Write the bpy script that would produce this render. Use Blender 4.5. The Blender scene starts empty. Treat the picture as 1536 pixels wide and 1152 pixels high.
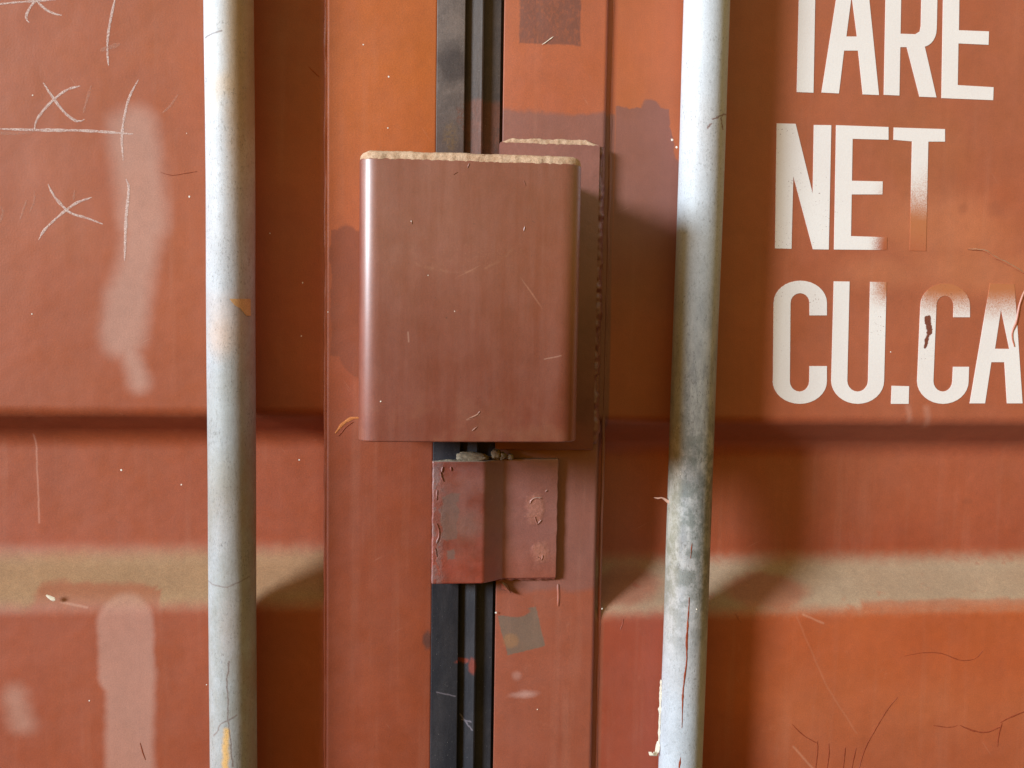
import bpy, bmesh, math, random
from mathutils import Vector, Matrix, noise as mnoise
from mathutils.geometry import tessellate_polygon

random.seed(7)
SC = bpy.context.scene
COL = SC.collection
R = math.radians

# ------------------------------------------------------------------ camera
F = 1500.0                      # focal length in photo pixels (1536 wide)
YAW, PITCH, ROLL, DIST = R(6.0), R(4.5), R(0.9), 0.75
CAM = Vector((0, -DIST, 0))
fwd = Vector((math.sin(YAW) * math.cos(PITCH), math.cos(YAW) * math.cos(PITCH), -math.sin(PITCH)))
r0 = fwd.cross(Vector((0, 0, 1))).normalized()
u0 = r0.cross(fwd).normalized()
RIGHT = r0 * math.cos(ROLL) + u0 * math.sin(ROLL)
UP = u0 * math.cos(ROLL) - r0 * math.sin(ROLL)
cam_data = bpy.data.cameras.new("camera")
cam = bpy.data.objects.new("camera", cam_data)
COL.objects.link(cam)
cam_data.sensor_width = 36.0
cam_data.lens = 36.0 * F / 1536.0
cam_data.clip_start = 0.01
cam_data.clip_end = 500
mw = Matrix((RIGHT, UP, -fwd)).transposed().to_4x4()
mw.translation = CAM
cam.matrix_world = mw
SC.camera = cam

# ------------------------------------------------------------------ light
SUN_TO = Vector((-1.75, -1.0, 0.54)).normalized()     # direction towards the light
SUN_EL = math.asin(SUN_TO.z)
world = bpy.data.worlds.new("World")
SC.world = world
world.use_nodes = True
wn = world.node_tree.nodes
sky = wn.new("ShaderNodeTexSky")
sky.sky_type = 'NISHITA'
sky.sun_disc = False
sky.sun_elevation = SUN_EL
sky.sun_rotation = math.atan2(SUN_TO.x, SUN_TO.y)
wn["Background"].inputs[1].default_value = 0.09
sky.air_density = 3.6
sky.dust_density = 0.5
sky.ozone_density = 0.0
world.node_tree.links.new(sky.outputs[0], wn["Background"].inputs[0])
sl = bpy.data.lights.new("sun", 'SUN')
sl.energy = 4.5
sl.angle = R(14.0)
sl.color = (0.70, 0.84, 0.96)
sun = bpy.data.objects.new("sun", sl)
COL.objects.link(sun)
sun.rotation_euler = SUN_TO.to_track_quat('Z', 'Y').to_euler()
sun.location = (-3, -2, 1)
SC.view_settings.view_transform = 'Standard'
SC.view_settings.look = 'None'
SC.view_settings.exposure = 0.41
SC.view_settings.gamma = 1.0

# ------------------------------------------------------------------ helpers
def ray(px, py):
    return fwd + RIGHT * ((px - 768) / F) - UP * ((py - 576) / F)

def U(px, py, Y=0.0):
    """world point seen at photo pixel (px, py) on the plane y = Y"""
    d = ray(px, py)
    return CAM + d * ((Y - CAM.y) / d.y)

def aff(px, py, Y=0.0):
    """surface coordinates used by the paint masks: half millimetres"""
    p = U(px, py, Y)
    return (610 + 2000 * p.x, 458 - 2000 * p.z)

def lin(c):
    return tuple(((v / 255) / 12.92 if v / 255 <= 0.04045 else ((v / 255 + 0.055) / 1.055) ** 2.4) for v in c) + (1.0,)

def lp(c, sheen=(.060, .084, .084)):
    """paint albedo from the colour the paint has in full light (its sheen and the light level taken off)"""
    r, g, b, _ = lin(c)
    g1 = max(.36 * g, g - sheen[1])
    return (max(.5 * r, r - sheen[0]) / 1.02, g1, max(.20 * g1, b - sheen[2]), 1.0)

def bp(c):
    return lp(c, (.05, .048, .034))

def rlp(c):
    return lp(c, (.048, .070, .054))

def tag(o, label=None, cat=None, group=None, kind=None):
    if label: o['label'] = label
    if cat: o['category'] = cat
    if group: o['group'] = group
    if kind: o['kind'] = kind
    return o

def empty(name, loc, label, cat, group=None):
    o = bpy.data.objects.new(name, None)
    o.empty_display_size = 0.05
    COL.objects.link(o)
    o.location = loc
    return tag(o, label, cat, group)

def origin_of(o):
    v = Vector((0, 0, 0))
    while o is not None:
        v += o.location
        o = o.parent
    return v

def link(name, bm, mat, parent=None, sharp=35):
    """one mesh object; the bmesh holds world coordinates"""
    bmesh.ops.recalc_face_normals(bm, faces=bm.faces)
    for f in bm.faces: f.smooth = True
    for e in bm.edges:
        if len(e.link_faces) == 2 and e.calc_face_angle(0) > R(sharp): e.smooth = False
    off = origin_of(parent) if parent else Vector((0, 0, 0))
    for v in bm.verts: v.co -= off
    me = bpy.data.meshes.new(name)
    bm.to_mesh(me); bm.free()
    me.materials.append(mat)
    o = bpy.data.objects.new(name, me)
    COL.objects.link(o)
    o.parent = parent
    return o

def fillet(pts, seg=8):
    """pts: (a, b, radius) open polyline -> rounded polyline"""
    out = []
    n = len(pts)
    for i, (a, b, r) in enumerate(pts):
        if i in (0, n - 1) or r <= 0:
            out.append((a, b)); continue
        p = Vector((a, b)); p0 = Vector(pts[i-1][:2]); p1 = Vector(pts[i+1][:2])
        d0 = (p0 - p); d1 = (p1 - p); l0, l1 = d0.length, d1.length
        d0.normalize(); d1.normalize()
        ang = d0.angle(d1)
        t = min(r / math.tan(ang / 2), l0 * .49, l1 * .49)
        s, e = p + d0 * t, p + d1 * t
        for k in range(seg + 1):
            w = k / seg
            q = s * (1 - w) ** 2 + p * 2 * w * (1 - w) + e * w * w
            out.append((q.x, q.y))
    return out

def sheet_x(prof, back, x0, x1, nx):
    """(y, z) profile swept along x with a back offset 'back' deep: a closed sheet"""
    bm = bmesh.new()
    n = len(prof)
    rows = []
    for i in range(nx + 1):
        x = x0 + (x1 - x0) * i / nx
        f = [bm.verts.new((x, y, z)) for y, z in prof]
        b = [bm.verts.new((x, y + back, z)) for y, z in prof]
        rows.append((f, b))
    for i in range(nx):
        (f0, b0), (f1, b1) = rows[i], rows[i+1]
        for j in range(n - 1):
            bm.faces.new((f0[j], f0[j+1], f1[j+1], f1[j]))
            bm.faces.new((b0[j], b1[j], b1[j+1], b0[j+1]))
        bm.faces.new((f0[0], f1[0], b1[0], b0[0]))
        bm.faces.new((f0[-1], b0[-1], b1[-1], f1[-1]))
    for f, b in (rows[0], rows[-1]):
        for j in range(n - 1):
            bm.faces.new((f[j], f[j+1], b[j+1], b[j]))
    return bm

def prism_z(loop, z0, z1, nz=1, bevel=0.0, wob=None):
    """closed (x, y) loop extruded from z0 to z1"""
    bm = bmesh.new()
    n = len(loop)
    rings = []
    for k in range(nz + 1):
        z = z0 + (z1 - z0) * k / nz
        ring = []
        for x, y in loop:
            c = Vector((x, y, z))
            if wob: c += wob(c)
            ring.append(bm.verts.new(c))
        rings.append(ring)
    for k in range(nz):
        for j in range(n):
            a, b = rings[k], rings[k+1]
            bm.faces.new((a[j], a[(j+1) % n], b[(j+1) % n], b[j]))
    caps = []
    tri = tessellate_polygon([[Vector((x, y, 0)) for x, y in loop]])
    for ring in (rings[0], rings[-1]):
        for t in tri:
            try: caps.append(bm.faces.new([ring[i] for i in t]))
            except ValueError: pass
    bmesh.ops.recalc_face_normals(bm, faces=bm.faces)
    if bevel:
        ed = []
        for ring in (rings[0], rings[-1]):
            for j in range(n):
                e = bm.edges.get((ring[j], ring[(j+1) % n]))
                if e: ed.append(e)
        bmesh.ops.bevel(bm, geom=ed, offset=bevel, segments=3, profile=0.5, affect='EDGES')
    return bm

def spline(pts, step=4.0):
    """Catmull-Rom through pixel points"""
    if len(pts) < 3:
        (x0, y0), (x1, y1) = pts
        n = max(2, int(math.hypot(x1 - x0, y1 - y0) / step))
        return [(x0 + (x1 - x0) * i / n, y0 + (y1 - y0) * i / n) for i in range(n + 1)]
    P = [pts[0]] + list(pts) + [pts[-1]]
    out = []
    for i in range(1, len(P) - 2):
        a, b, c, d = [Vector(p) for p in P[i-1:i+3]]
        n = max(2, int((c - b).length / step))
        for k in range(n):
            t = k / n
            q = 0.5 * ((2*b) + (c - a)*t + (2*a - 5*b + 4*c - d)*t*t + (3*b - a - 3*c + d)*t**3)
            out.append((q.x, q.y))
    out.append(tuple(pts[-1]))
    return out

def stroke_bm(pts, w, h, Y=0.0, surf=None, rough=0.25, taper=True, seed=0, lift=0.00015):
    """a low ridge (paint crack, chalk line) along pixel points, w px wide, h metres high, on plane Y or on a surface function"""
    bm = bmesh.new()
    S = spline(pts)
    n = len(S)
    prev = None
    for i, (x, y) in enumerate(S):
        j0, j1 = max(0, i-1), min(n-1, i+1)
        tx, ty = S[j1][0] - S[j0][0], S[j1][1] - S[j0][1]
        l = math.hypot(tx, ty) or 1
        nx, ny = -ty / l, tx / l
        ww = w * 0.5 * (1 + rough * 2 * mnoise.noise(Vector((x * .12 + seed, y * .12, seed))))
        if taper:
            ww *= min(1, 0.35 + 3.0 * min(i, n - 1 - i) / max(n, 1))
        jx = rough * 1.2 * mnoise.noise(Vector((x * .2, y * .2, seed + 9)))
        row = []
        for s, hh in ((-1, 0), (-.35, 1), (.35, 1), (1, 0)):
            q = (x + nx * (ww * s + jx), y + ny * (ww * s + jx))
            if surf: row.append(bm.verts.new(surf(q[0], q[1], lift + h * hh)))
            else: row.append(bm.verts.new(U(q[0], q[1], Y) + Vector((0, -(lift + h * hh), 0))))
        if prev:
            for k in range(3):
                bm.faces.new((prev[k], prev[k+1], row[k+1], row[k]))
        prev = row
    return bm

def dust_bm(path, height, width, seed, z, inward, amp=.35, nseg=8):
    """lumpy ridge of settled dust along world (x, y) path lying on height z; inward(i) gives the direction away from the edge"""
    bm = bmesh.new()
    prev = None
    n = len(path)
    for i, (x, y) in enumerate(path):
        ix, iy = inward(i)
        e = min(1.0, 0.25 + 6.0 * min(i, n-1-i) / n)
        row = []
        for k in range(nseg + 1):
            t = math.pi * k / nseg
            p = Vector((x * 300, y * 300, k * .22 + seed)) * .62
            hz = height * e * (1 + amp * mnoise.noise(p * .6) + amp * .6 * mnoise.noise(p * 2.1))
            d = width * .5 * (1 - math.cos(t)) + .0006 * mnoise.noise(p * 1.7)
            row.append(bm.verts.new((x + ix * d, y + iy * d, z - .0008 + hz * math.sin(t) ** .7)))
        if prev:
            for k in range(nseg):
                bm.faces.new((prev[k], prev[k+1], row[k+1], row[k]))
        else:
            bm.faces.new(row)
        prev = row
    bm.faces.new(prev)
    return bm

# ------------------------------------------------------------------ node materials
class Mat:
    def __init__(s, name):
        s.m = bpy.data.materials.new(name); s.m.use_nodes = True
        s.nt = s.m.node_tree; s.N = s.nt.nodes
        s.b = s.N["Principled BSDF"]
        g = s.N.new("ShaderNodeNewGeometry")
        s.pos, s.nor = g.outputs['Position'], g.outputs['Normal']
        sep = s.N.new("ShaderNodeSeparateXYZ"); s.lk(s.pos, sep.inputs[0])
        s.X, s.Y, s.Z = sep.outputs
        c = s.N.new("ShaderNodeCombineXYZ")
        s.u = s.math('MULTIPLY_ADD', s.X, 2000, 610); s.v = s.math('MULTIPLY_ADD', s.Z, -2000, 458)
        s.lk(s.u, c.inputs[0]); s.lk(s.v, c.inputs[1])
        s.P = c.outputs[0]
        s.warps = {0: s.P}
        s.bumps = []
    def lk(s, a, b): s.nt.links.new(a, b)
    def put(s, sock, v):
        if hasattr(v, 'links') or isinstance(v, bpy.types.NodeSocket): s.lk(v, sock)
        else: sock.default_value = v
    def math(s, op, a, b=0.0, c=0.0, clamp=False):
        n = s.N.new("ShaderNodeMath"); n.operation = op; n.use_clamp = clamp
        s.put(n.inputs[0], a); s.put(n.inputs[1], b); s.put(n.inputs[2], c)
        return n.outputs[0]
    def vmath(s, op, a, b=(0, 0, 0), scale=None):
        n = s.N.new("ShaderNodeVectorMath"); n.operation = op
        s.put(n.inputs[0], a)
        if op != 'SCALE': s.put(n.inputs[1], b)
        else: s.put(n.inputs['Scale'], scale)
        return n
    def ramp(s, f, lo, hi, a=0.0, b=1.0, smooth=True):
        n = s.N.new("ShaderNodeMapRange"); n.interpolation_type = 'SMOOTHSTEP' if smooth else 'LINEAR'
        s.put(n.inputs['Value'], f); n.inputs['From Min'].default_value = lo; n.inputs['From Max'].default_value = hi
        n.inputs['To Min'].default_value = a; n.inputs['To Max'].default_value = b
        return n.outputs[0]
    def noise(s, scale, detail=3, rough=.55, stretch=(1, 1, 1), off=(0, 0, 0), vec=None, color=False):
        mp = s.N.new("ShaderNodeMapping")
        s.put(mp.inputs[0], vec if vec is not None else s.pos)
        mp.inputs['Scale'].default_value = stretch; mp.inputs['Location'].default_value = off
        n = s.N.new("ShaderNodeTexNoise"); s.lk(mp.outputs[0], n.inputs['Vector'])
        n.inputs['Scale'].default_value = scale; n.inputs['Detail'].default_value = detail; n.inputs['Roughness'].default_value = rough
        return n.outputs['Color'] if color else n.outputs['Fac']
    def warp(s, amp, size):
        key = (amp, size)
        if amp == 0: return s.P
        if key not in s.warps:
            c = s.noise(2000.0 / size, 4, .6, color=True)
            d = s.vmath('SUBTRACT', c, (.5, .5, .5)).outputs[0]
            d = s.vmath('MULTIPLY', d, (amp * 2.4, amp * 2.4, 0)).outputs[0]
            s.warps[key] = s.vmath('ADD', s.P, d).outputs[0]
        return s.warps[key]
    def ell(s, px, py, rx, ry, soft=.2, rot=0, warp=(0, 1), Y=0.0):
        cu, cv = aff(px, py, Y)
        n = s.vmath('SUBTRACT', s.warp(*warp), (cu, cv, 0)).outputs[0]
        if rot:
            r = s.N.new("ShaderNodeVectorRotate"); r.rotation_type = 'Z_AXIS'
            s.lk(n, r.inputs['Vector']); r.inputs['Angle'].default_value = R(rot); n = r.outputs[0]
        n = s.vmath('MULTIPLY', n, (1 / rx, 1 / ry, 0)).outputs[0]
        l = s.vmath('LENGTH', n).outputs['Value']
        return s.ramp(l, 1 - soft, 1 + soft, 1, 0)
    def rect(s, px, py, hx, hy, soft=2.0, rot=0, warp=(0, 1), Y=0.0):
        cu, cv = aff(px, py, Y)
        n = s.vmath('SUBTRACT', s.warp(*warp), (cu, cv, 0)).outputs[0]
        if rot:
            r = s.N.new("ShaderNodeVectorRotate"); r.rotation_type = 'Z_AXIS'
            s.lk(n, r.inputs['Vector']); r.inputs['Angle'].default_value = R(rot); n = r.outputs[0]
        n = s.vmath('ABSOLUTE', n).outputs[0]
        n = s.vmath('SUBTRACT', n, (hx, hy, 0)).outputs[0]
        sp = s.N.new("ShaderNodeSeparateXYZ"); s.lk(n, sp.inputs[0])
        return s.ramp(s.math('MAXIMUM', sp.outputs[0], sp.outputs[1]), -soft, soft, 1, 0)
    def seg(s, a, b, r, soft, warp=(0, 1), Y=0.0):
        a, b = aff(*a, Y), aff(*b, Y)
        pa = s.vmath('SUBTRACT', s.warp(*warp), (a[0], a[1], 0)).outputs[0]
        ba = Vector((b[0] - a[0], b[1] - a[1], 0)); L2 = max(ba.length_squared, 1e-6)
        h = s.vmath('DOT_PRODUCT', pa, tuple(ba / L2)).outputs['Value']
        h = s.math('ADD', h, 0.0, clamp=True)
        q = s.vmath('SCALE', tuple(ba), scale=h).outputs[0]
        d = s.vmath('LENGTH', s.vmath('SUBTRACT', pa, q).outputs[0]).outputs['Value']
        return s.ramp(d, max(0, r - soft), r + soft, 1, 0)
    def poly(s, pts, r, soft, warp=(0, 1), Y=0.0):
        f = None
        for a, b in zip(pts[:-1], pts[1:]):
            g = s.seg(a, b, r, soft, warp, Y)
            f = g if f is None else s.math('MAXIMUM', f, g)
        return f
    def below(s, py, soft, warp=(0, 1), px=768, Y=0.0):
        """1 below pixel row py"""
        sp = s.N.new("ShaderNodeSeparateXYZ"); s.lk(s.warp(*warp), sp.inputs[0])
        v = aff(px, py, Y)[1]
        return s.ramp(sp.outputs[1], v - soft, v + soft, 0, 1)
    def rightof(s, px, soft, warp=(0, 1), py=576, Y=0.0):
        sp = s.N.new("ShaderNodeSeparateXYZ"); s.lk(s.warp(*warp), sp.inputs[0])
        u = aff(px, py, Y)[0]
        return s.ramp(sp.outputs[0], u - soft, u + soft, 0, 1)
    def mul(s, *fs):
        f = fs[0]
        for g in fs[1:]: f = s.math('MULTIPLY', f, g)
        return f
    def mx(s, *fs):
        f = fs[0]
        for g in fs[1:]: f = s.math('MAXIMUM', f, g)
        return f
    def inv(s, f): return s.math('SUBTRACT', 1.0, f)
    def mix(s, f, a, b, mode='MIX'):
        n = s.N.new("ShaderNodeMix"); n.data_type = 'RGBA'; n.blend_type = mode
        s.put(n.inputs['Factor'], f); s.put(n.inputs['A'], a); s.put(n.inputs['B'], b)
        return n.outputs['Result']
    def grain(s, col, amt=.10):
        """fine speckle and slow mottling of weathered paint"""
        g = s.noise(2600, 2, .7)
        k = s.ramp(g, .25, .75, 1 - amt * 2.2, 1 + amt * 2.2, smooth=False)
        g2 = s.noise(14, 7, .68)
        k2 = s.ramp(g2, .25, .75, 1 - amt * 1.1, 1 + amt * 1.1, smooth=False)
        g4 = s.noise(1000, 3, .7, off=(9, 2, 4))
        k4 = s.ramp(g4, .25, .75, 1 - amt * 1.4, 1 + amt * 1.4, smooth=False)
        g3 = s.noise(160, 3, .6, off=(3, 1, 7))
        k3 = s.ramp(g3, .25, .75, 1 - amt * .5, 1 + amt * .5, smooth=False)
        k = s.mul(k, k2, k3, k4)
        c = s.vmath('SCALE', col, scale=k).outputs[0]
        hue = s.noise(9, 3, .5, off=(5, 5, 5))
        c2 = s.mix(s.ramp(hue, .35, .7, 0, .5), c, s.vmath('MULTIPLY', c, (1.0, .86, .76)).outputs[0])
        return c2
    def bump(s, h, strength, dist):
        n = s.N.new("ShaderNodeBump"); n.inputs['Strength'].default_value = strength; n.inputs['Distance'].default_value = dist
        s.lk(h, n.inputs['Height'])
        if s.bumps: s.lk(s.bumps[-1], n.inputs['Normal'])
        s.bumps.append(n.outputs[0])
    def done(s, col, rough=.5, spec=.5, metal=0.0, coat=0.0, crough=.6, cior=1.6):
        s.put(s.b.inputs['Base Color'], col); s.put(s.b.inputs['Roughness'], rough)
        s.put(s.b.inputs['Specular IOR Level'], spec); s.put(s.b.inputs['Metallic'], metal)
        if coat:
            s.b.inputs['Coat Weight'].default_value = coat; s.b.inputs['Coat Roughness'].default_value = crough; s.b.inputs['Coat IOR'].default_value = cior
        if s.bumps: s.lk(s.bumps[-1], s.b.inputs['Normal'])
        return s.m

def weather(m, col, streak=.22, scratch=.3):
    st = m.ramp(m.noise(55, 4, .6, (1, 1, .07), (3, 0, 2)), .46, .74)
    col = m.mix(m.mul(st, streak), col, m.vmath('MULTIPLY', col, (.80, .66, .60)).outputs[0])
    st2 = m.ramp(m.noise(80, 4, .6, (1, 1, .05), (7, 0, 5)), .52, .78)
    col = m.mix(m.mul(st2, streak * .5), col, lin((196, 140, 116)))
    # short hair scratches, two directions
    for ang, off in ((35, 1.0), (-62, 5.0)):
        r = m.N.new("ShaderNodeVectorRotate"); r.rotation_type = 'Y_AXIS'
        m.lk(m.pos, r.inputs['Vector']); r.inputs['Angle'].default_value = R(ang)
        f = m.ramp(m.noise(420, 2, .5, (1, 1, .035), (off, off, off), r.outputs[0]), .70, .76)
        g = m.ramp(m.noise(22, 3, .6, off=(off * 2, 1, 4)), .54, .66)
        col = m.mix(m.mul(f, g, scratch), col, lin((206, 150, 124)))
    # tiny dark pits
    pt = m.mul(m.ramp(m.noise(640, 2, .5, off=(4, 4, 4)), .73, .77), m.ramp(m.noise(30, 3, .6, off=(2, 7, 2)), .45, .62))
    return m.mix(m.mul(pt, .5), col, m.vmath('MULTIPLY', col, (.45, .4, .4)).outputs[0])

def paint_bumps(m, dents=1.0):
    m.bump(m.noise(28, 2, .5), .25 * dents, .004)
    m.bump(m.noise(700, 3, .6), .16, .0006)

def nz(m):
    sp = m.N.new("ShaderNodeSeparateXYZ"); m.lk(m.nor, sp.inputs[0]); return sp.outputs[2]

ORANGE, BRICK, RED = (.50, .112, .012, 1), lp((177, 112, 86)), (.285, .052, .014, 1)
MAUVE = lin((134, 77, 64))

# ---- left door paint
def left_paint():
    m = Mat("left_door_paint")
    stile = m.rightof(489, 2)
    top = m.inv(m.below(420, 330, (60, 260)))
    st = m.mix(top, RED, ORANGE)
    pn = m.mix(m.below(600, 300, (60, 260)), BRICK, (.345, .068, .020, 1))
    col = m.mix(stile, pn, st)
    # sprayed-over chalky smears
    W = (10, 90); W2 = (5, 45)
    sm = m.mx(m.seg((200, 195), (214, 330), 34, 17, W), m.seg((216, 330), (196, 440), 27, 18, W),
              m.seg((192, 450), (186, 505), 30, 17, W), m.seg((190, 500), (206, 575), 14, 13, W))
    col = m.mix(m.math('MULTIPLY', sm, .85), col, lp((200, 160, 146)))
    sm2 = m.mx(m.seg((188, 935), (190, 1010), 40, 6, W2), m.seg((196, 1010), (194, 1230), 35, 8, W2))
    col = m.mix(m.math('MULTIPLY', sm2, .85), col, lp((196, 152, 138)))
    sm3 = m.seg((22, 1045), (34, 1085), 16, 17, W)
    col = m.mix(m.math('MULTIPLY', sm3, .8), col, lp((196, 154, 140)))
    haze = m.seg((60, 250), (90, 340), 30, 60, W)
    col = m.mix(m.math('MULTIPLY', haze, .18), col, lp((200, 140, 120)))
    # long faint rubs
    rub = m.mx(m.poly([(26, 660), (32, 800)], .8, 1.6, (2, 30)), m.poly([(90, 905), (130, 912)], 1, 2))
    col = m.mix(m.math('MULTIPLY', rub, .4), col, lin((214, 160, 140)))
    # grey-brown touch-up beside the lock box
    t = m.mul(m.mx(m.rect(522, 440, 24, 92, 1.5, 0, (6, 30)), m.ell(520, 380, 24, 40, .08, 0, (6, 30)), m.ell(540, 520, 30, 46, .06, 0, (5, 30))), m.rightof(491, 2))
    col = m.mix(m.math('MULTIPLY', t, .85), col, lp((150, 100, 78)))
    # pale scuffs low on the stile
    sc = m.mul(m.ramp(m.noise(60, 4, .65, off=(2, 0, 4)), .58, .75), m.ramp(m.noise(300, 3, .7), .5, .72))
    col = m.mix(m.mul(sc, .3), col, lp((190, 130, 104)))
    dk = m.ell(641, 958, 7, 14, .4, 0, (3, 15))
    col = m.mix(m.mul(dk, .7), col, lin((70, 50, 48)))
    # settled sand on the upward face of the pressing
    n = nz(m)
    base = m.ramp(m.math('ADD', n, m.math('MULTIPLY_ADD', m.noise(120, 4, .65), .3, -.15)), .03, .70)
    rag = m.ramp(m.noise(75, 5, .65), .22, .36)
    bare = m.mx(m.mul(m.rect(140, 903, 85, 19, 5, -1.5, (9, 40)), 1.0), m.rect(192, 905, 44, 14, 3, 0, (4, 30)))
    dust = m.mul(base, m.ramp(rag, 0, 1, .65, 1), m.inv(m.mul(bare, .6)))
    dcol = m.mix(m.noise(420, 4, .7), lin((148, 114, 80)), lin((172, 136, 98)))
    col = m.grain(weather(m, col))
    dcol = m.grain(dcol, .14)
    col = m.mix(m.mul(dust, .93), col, dcol)
    paint_bumps(m)
    rough = m.math('ADD', m.ramp(m.noise(40, 4, .6), .3, .7, .50, .62), m.mul(m.mx(dust, sm, sm2), .3))
    return m.done(col, rough, .7, 0, .3)

# ---- right door paint
def right_paint_color(m, letters=False):
    panel = m.rightof(914, 2)
    low = m.below(790, 160, (30, 160))
    st = m.mix(m.below(500, 420, (60, 260)), rlp((184, 110, 76)), (.30, .062, .022, 1))
    pn = m.mix(m.rightof(1130, 150, (60, 260)), rlp((188, 114, 68)), rlp((182, 114, 86)))
    pn = m.mix(low, pn, rlp((162, 94, 68)))
    lowr = m.mul(m.below(905, 30), m.rightof(1060, 90, (40, 160)))
    pn = m.mix(m.mul(lowr, m.inv(m.mul(m.below(1100, 60, (30, 120)), .7))), pn, rlp((188, 110, 64)))
    pale = m.mul(m.below(1040, 60, (40, 160)), m.rightof(1170, 50, (40, 160)))
    pn = m.mix(m.mul(pale, .45), pn, rlp((188, 122, 88)))
    fog = m.mx(m.ell(1420, 345, 110, 52, .7, -12, (24, 160)), m.mul(m.ell(1480, 410, 130, 34, .6, -6, (18, 160)), .9), m.mul(m.ell(1320, 410, 70, 22, .7, 0, (16, 120)), .7))
    pn = m.mix(m.mul(fog, .55), pn, rlp((214, 142, 104)))
    tan = m.ell(1385, 225, 75, 60, .6, -20, (30, 160))
    pn = m.mix(m.mul(tan, .35), pn, rlp((176, 118, 84)))
    col = m.mix(panel, st, pn)
    return col, panel, fog

def right_paint():
    m = Mat("right_door_paint")
    col, panel, fog = right_paint_color(m)
    stile = m.inv(panel)
    # brown repaint brushed round the lock box
    mv = m.mul(stile, m.below(168, 5, (16, 60)), m.inv(m.below(884, 7, (14, 50))))
    mp = m.mul(panel, m.inv(m.below(420, 120, (30, 90))), m.mx(m.rect(950, 330, 52, 168, 1.5, 0, (15, 55)), m.ell(985, 200, 22, 52, .06, 18, (7, 30)), m.ell(992, 270, 30, 90, .05, 10, (8, 34)), m.rect(985, 420, 40, 120, 6, 0, (12, 50))))
    rp = m.mx(mv, mp)
    col = m.mix(m.mul(rp, .92), col, MAUVE)
    sq = m.rect(825, 20, 45, 46, 1.5, 0, (3, 20))
    col = m.mix(m.mul(sq, .9, m.ramp(m.noise(500, 4, .7, (1, 1, .5)), .30, .55, .55, 1)), col, rlp((128, 88, 76)))
    # grey rectangle of old sticker glue under the bent plate
    gq = m.mul(m.rect(782, 945, 30, 32, 1.0, 14, (2.5, 18)), m.inv(m.ell(770, 915, 26, 9, .15, 0, (4, 20))))
    col = m.mix(m.mul(gq, .88), col, lin((108, 88, 72)))
    yq = m.ell(766, 960, 12, 11, .3, 0, (4, 16))
    col = m.mix(m.mul(yq, .6), col, lin((150, 104, 62)))
    w = m.mx(m.mul(m.ell(785, 1040, 18, 5, .8, 5, (5, 20)), .5), m.mul(m.ell(775, 1012, 7, 7, .6, 0, (3, 15)), .3))
    col = m.mix(w, col, lin((200, 160, 150)))
    # chalky scuffs
    sc = m.mul(m.ramp(m.noise(35, 5, .65, off=(8, 0, 1)), .58, .78), m.ramp(m.noise(260, 3, .7), .45, .7), m.below(905, 40))
    col = m.mix(m.mul(sc, .35), col, lin((214, 150, 122)))
    tri = m.mul(m.poly([(1195, 925), (1240, 1030), (1285, 1100)], 1.0, 1.5, (2, 30)), .16)
    tri2 = m.mul(m.poly([(1205, 922), (1235, 935)], 1.0, 2, (1, 10)), .5)
    tri3 = m.mul(m.poly([(1190, 1120), (1230, 1165)], 1.0, 2, (1, 10)), .4)
    col = m.mix(m.mul(m.mx(tri, tri2, tri3), .6), col, lin((222, 170, 140)))
    spots = m.mx(m.ell(1445, 313, 7, 8, .7, 0, (2, 10)), m.ell(1495, 315, 12, 12, .8, 0, (2, 10)), m.ell(1487, 765, 9, 5, .7))
    col = m.mix(m.mul(spots, .3), col, lin((130, 62, 40)))
    drips = m.mx(m.seg((1390, 612), (1393, 640), 5, 5, (3, 20)), m.seg((1362, 610), (1365, 630), 4, 4, (3, 20)))
    col = m.mix(m.mul(drips, .3), col, lin((205, 150, 130)))
    # sand on the pressing
    n = nz(m)
    base = m.ramp(m.math('ADD', n, m.math('MULTIPLY_ADD', m.noise(120, 4, .65), .3, -.15)), .03, .70)
    rag = m.ramp(m.noise(65, 5, .65, off=(4, 0, 0)), .28, .42)
    bare = m.mx(m.ell(945, 888, 60, 24, .3, 8, (10, 50)), m.ell(1160, 893, 66, 22, .25, 0, (10, 50)), m.rect(1420, 908, 140, 7, 4, 0, (6, 40)))
    dust = m.mul(base, m.ramp(rag, 0, 1, .6, 1), m.inv(m.mul(bare, .55)))
    dcol = m.mix(m.noise(420, 4, .7), lin((150, 124, 98)), lin((178, 152, 122)))
    col = m.grain(weather(m, col))
    dcol = m.grain(dcol, .14)
    col = m.mix(m.mul(dust, .92), col, dcol)
    paint_bumps(m)
    rough = m.math('ADD', m.ramp(m.noise(40, 4, .6), .3, .7, .50, .62), m.mul(dust, .35))
    return m.done(col, rough, .8, 0, .8)

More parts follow.
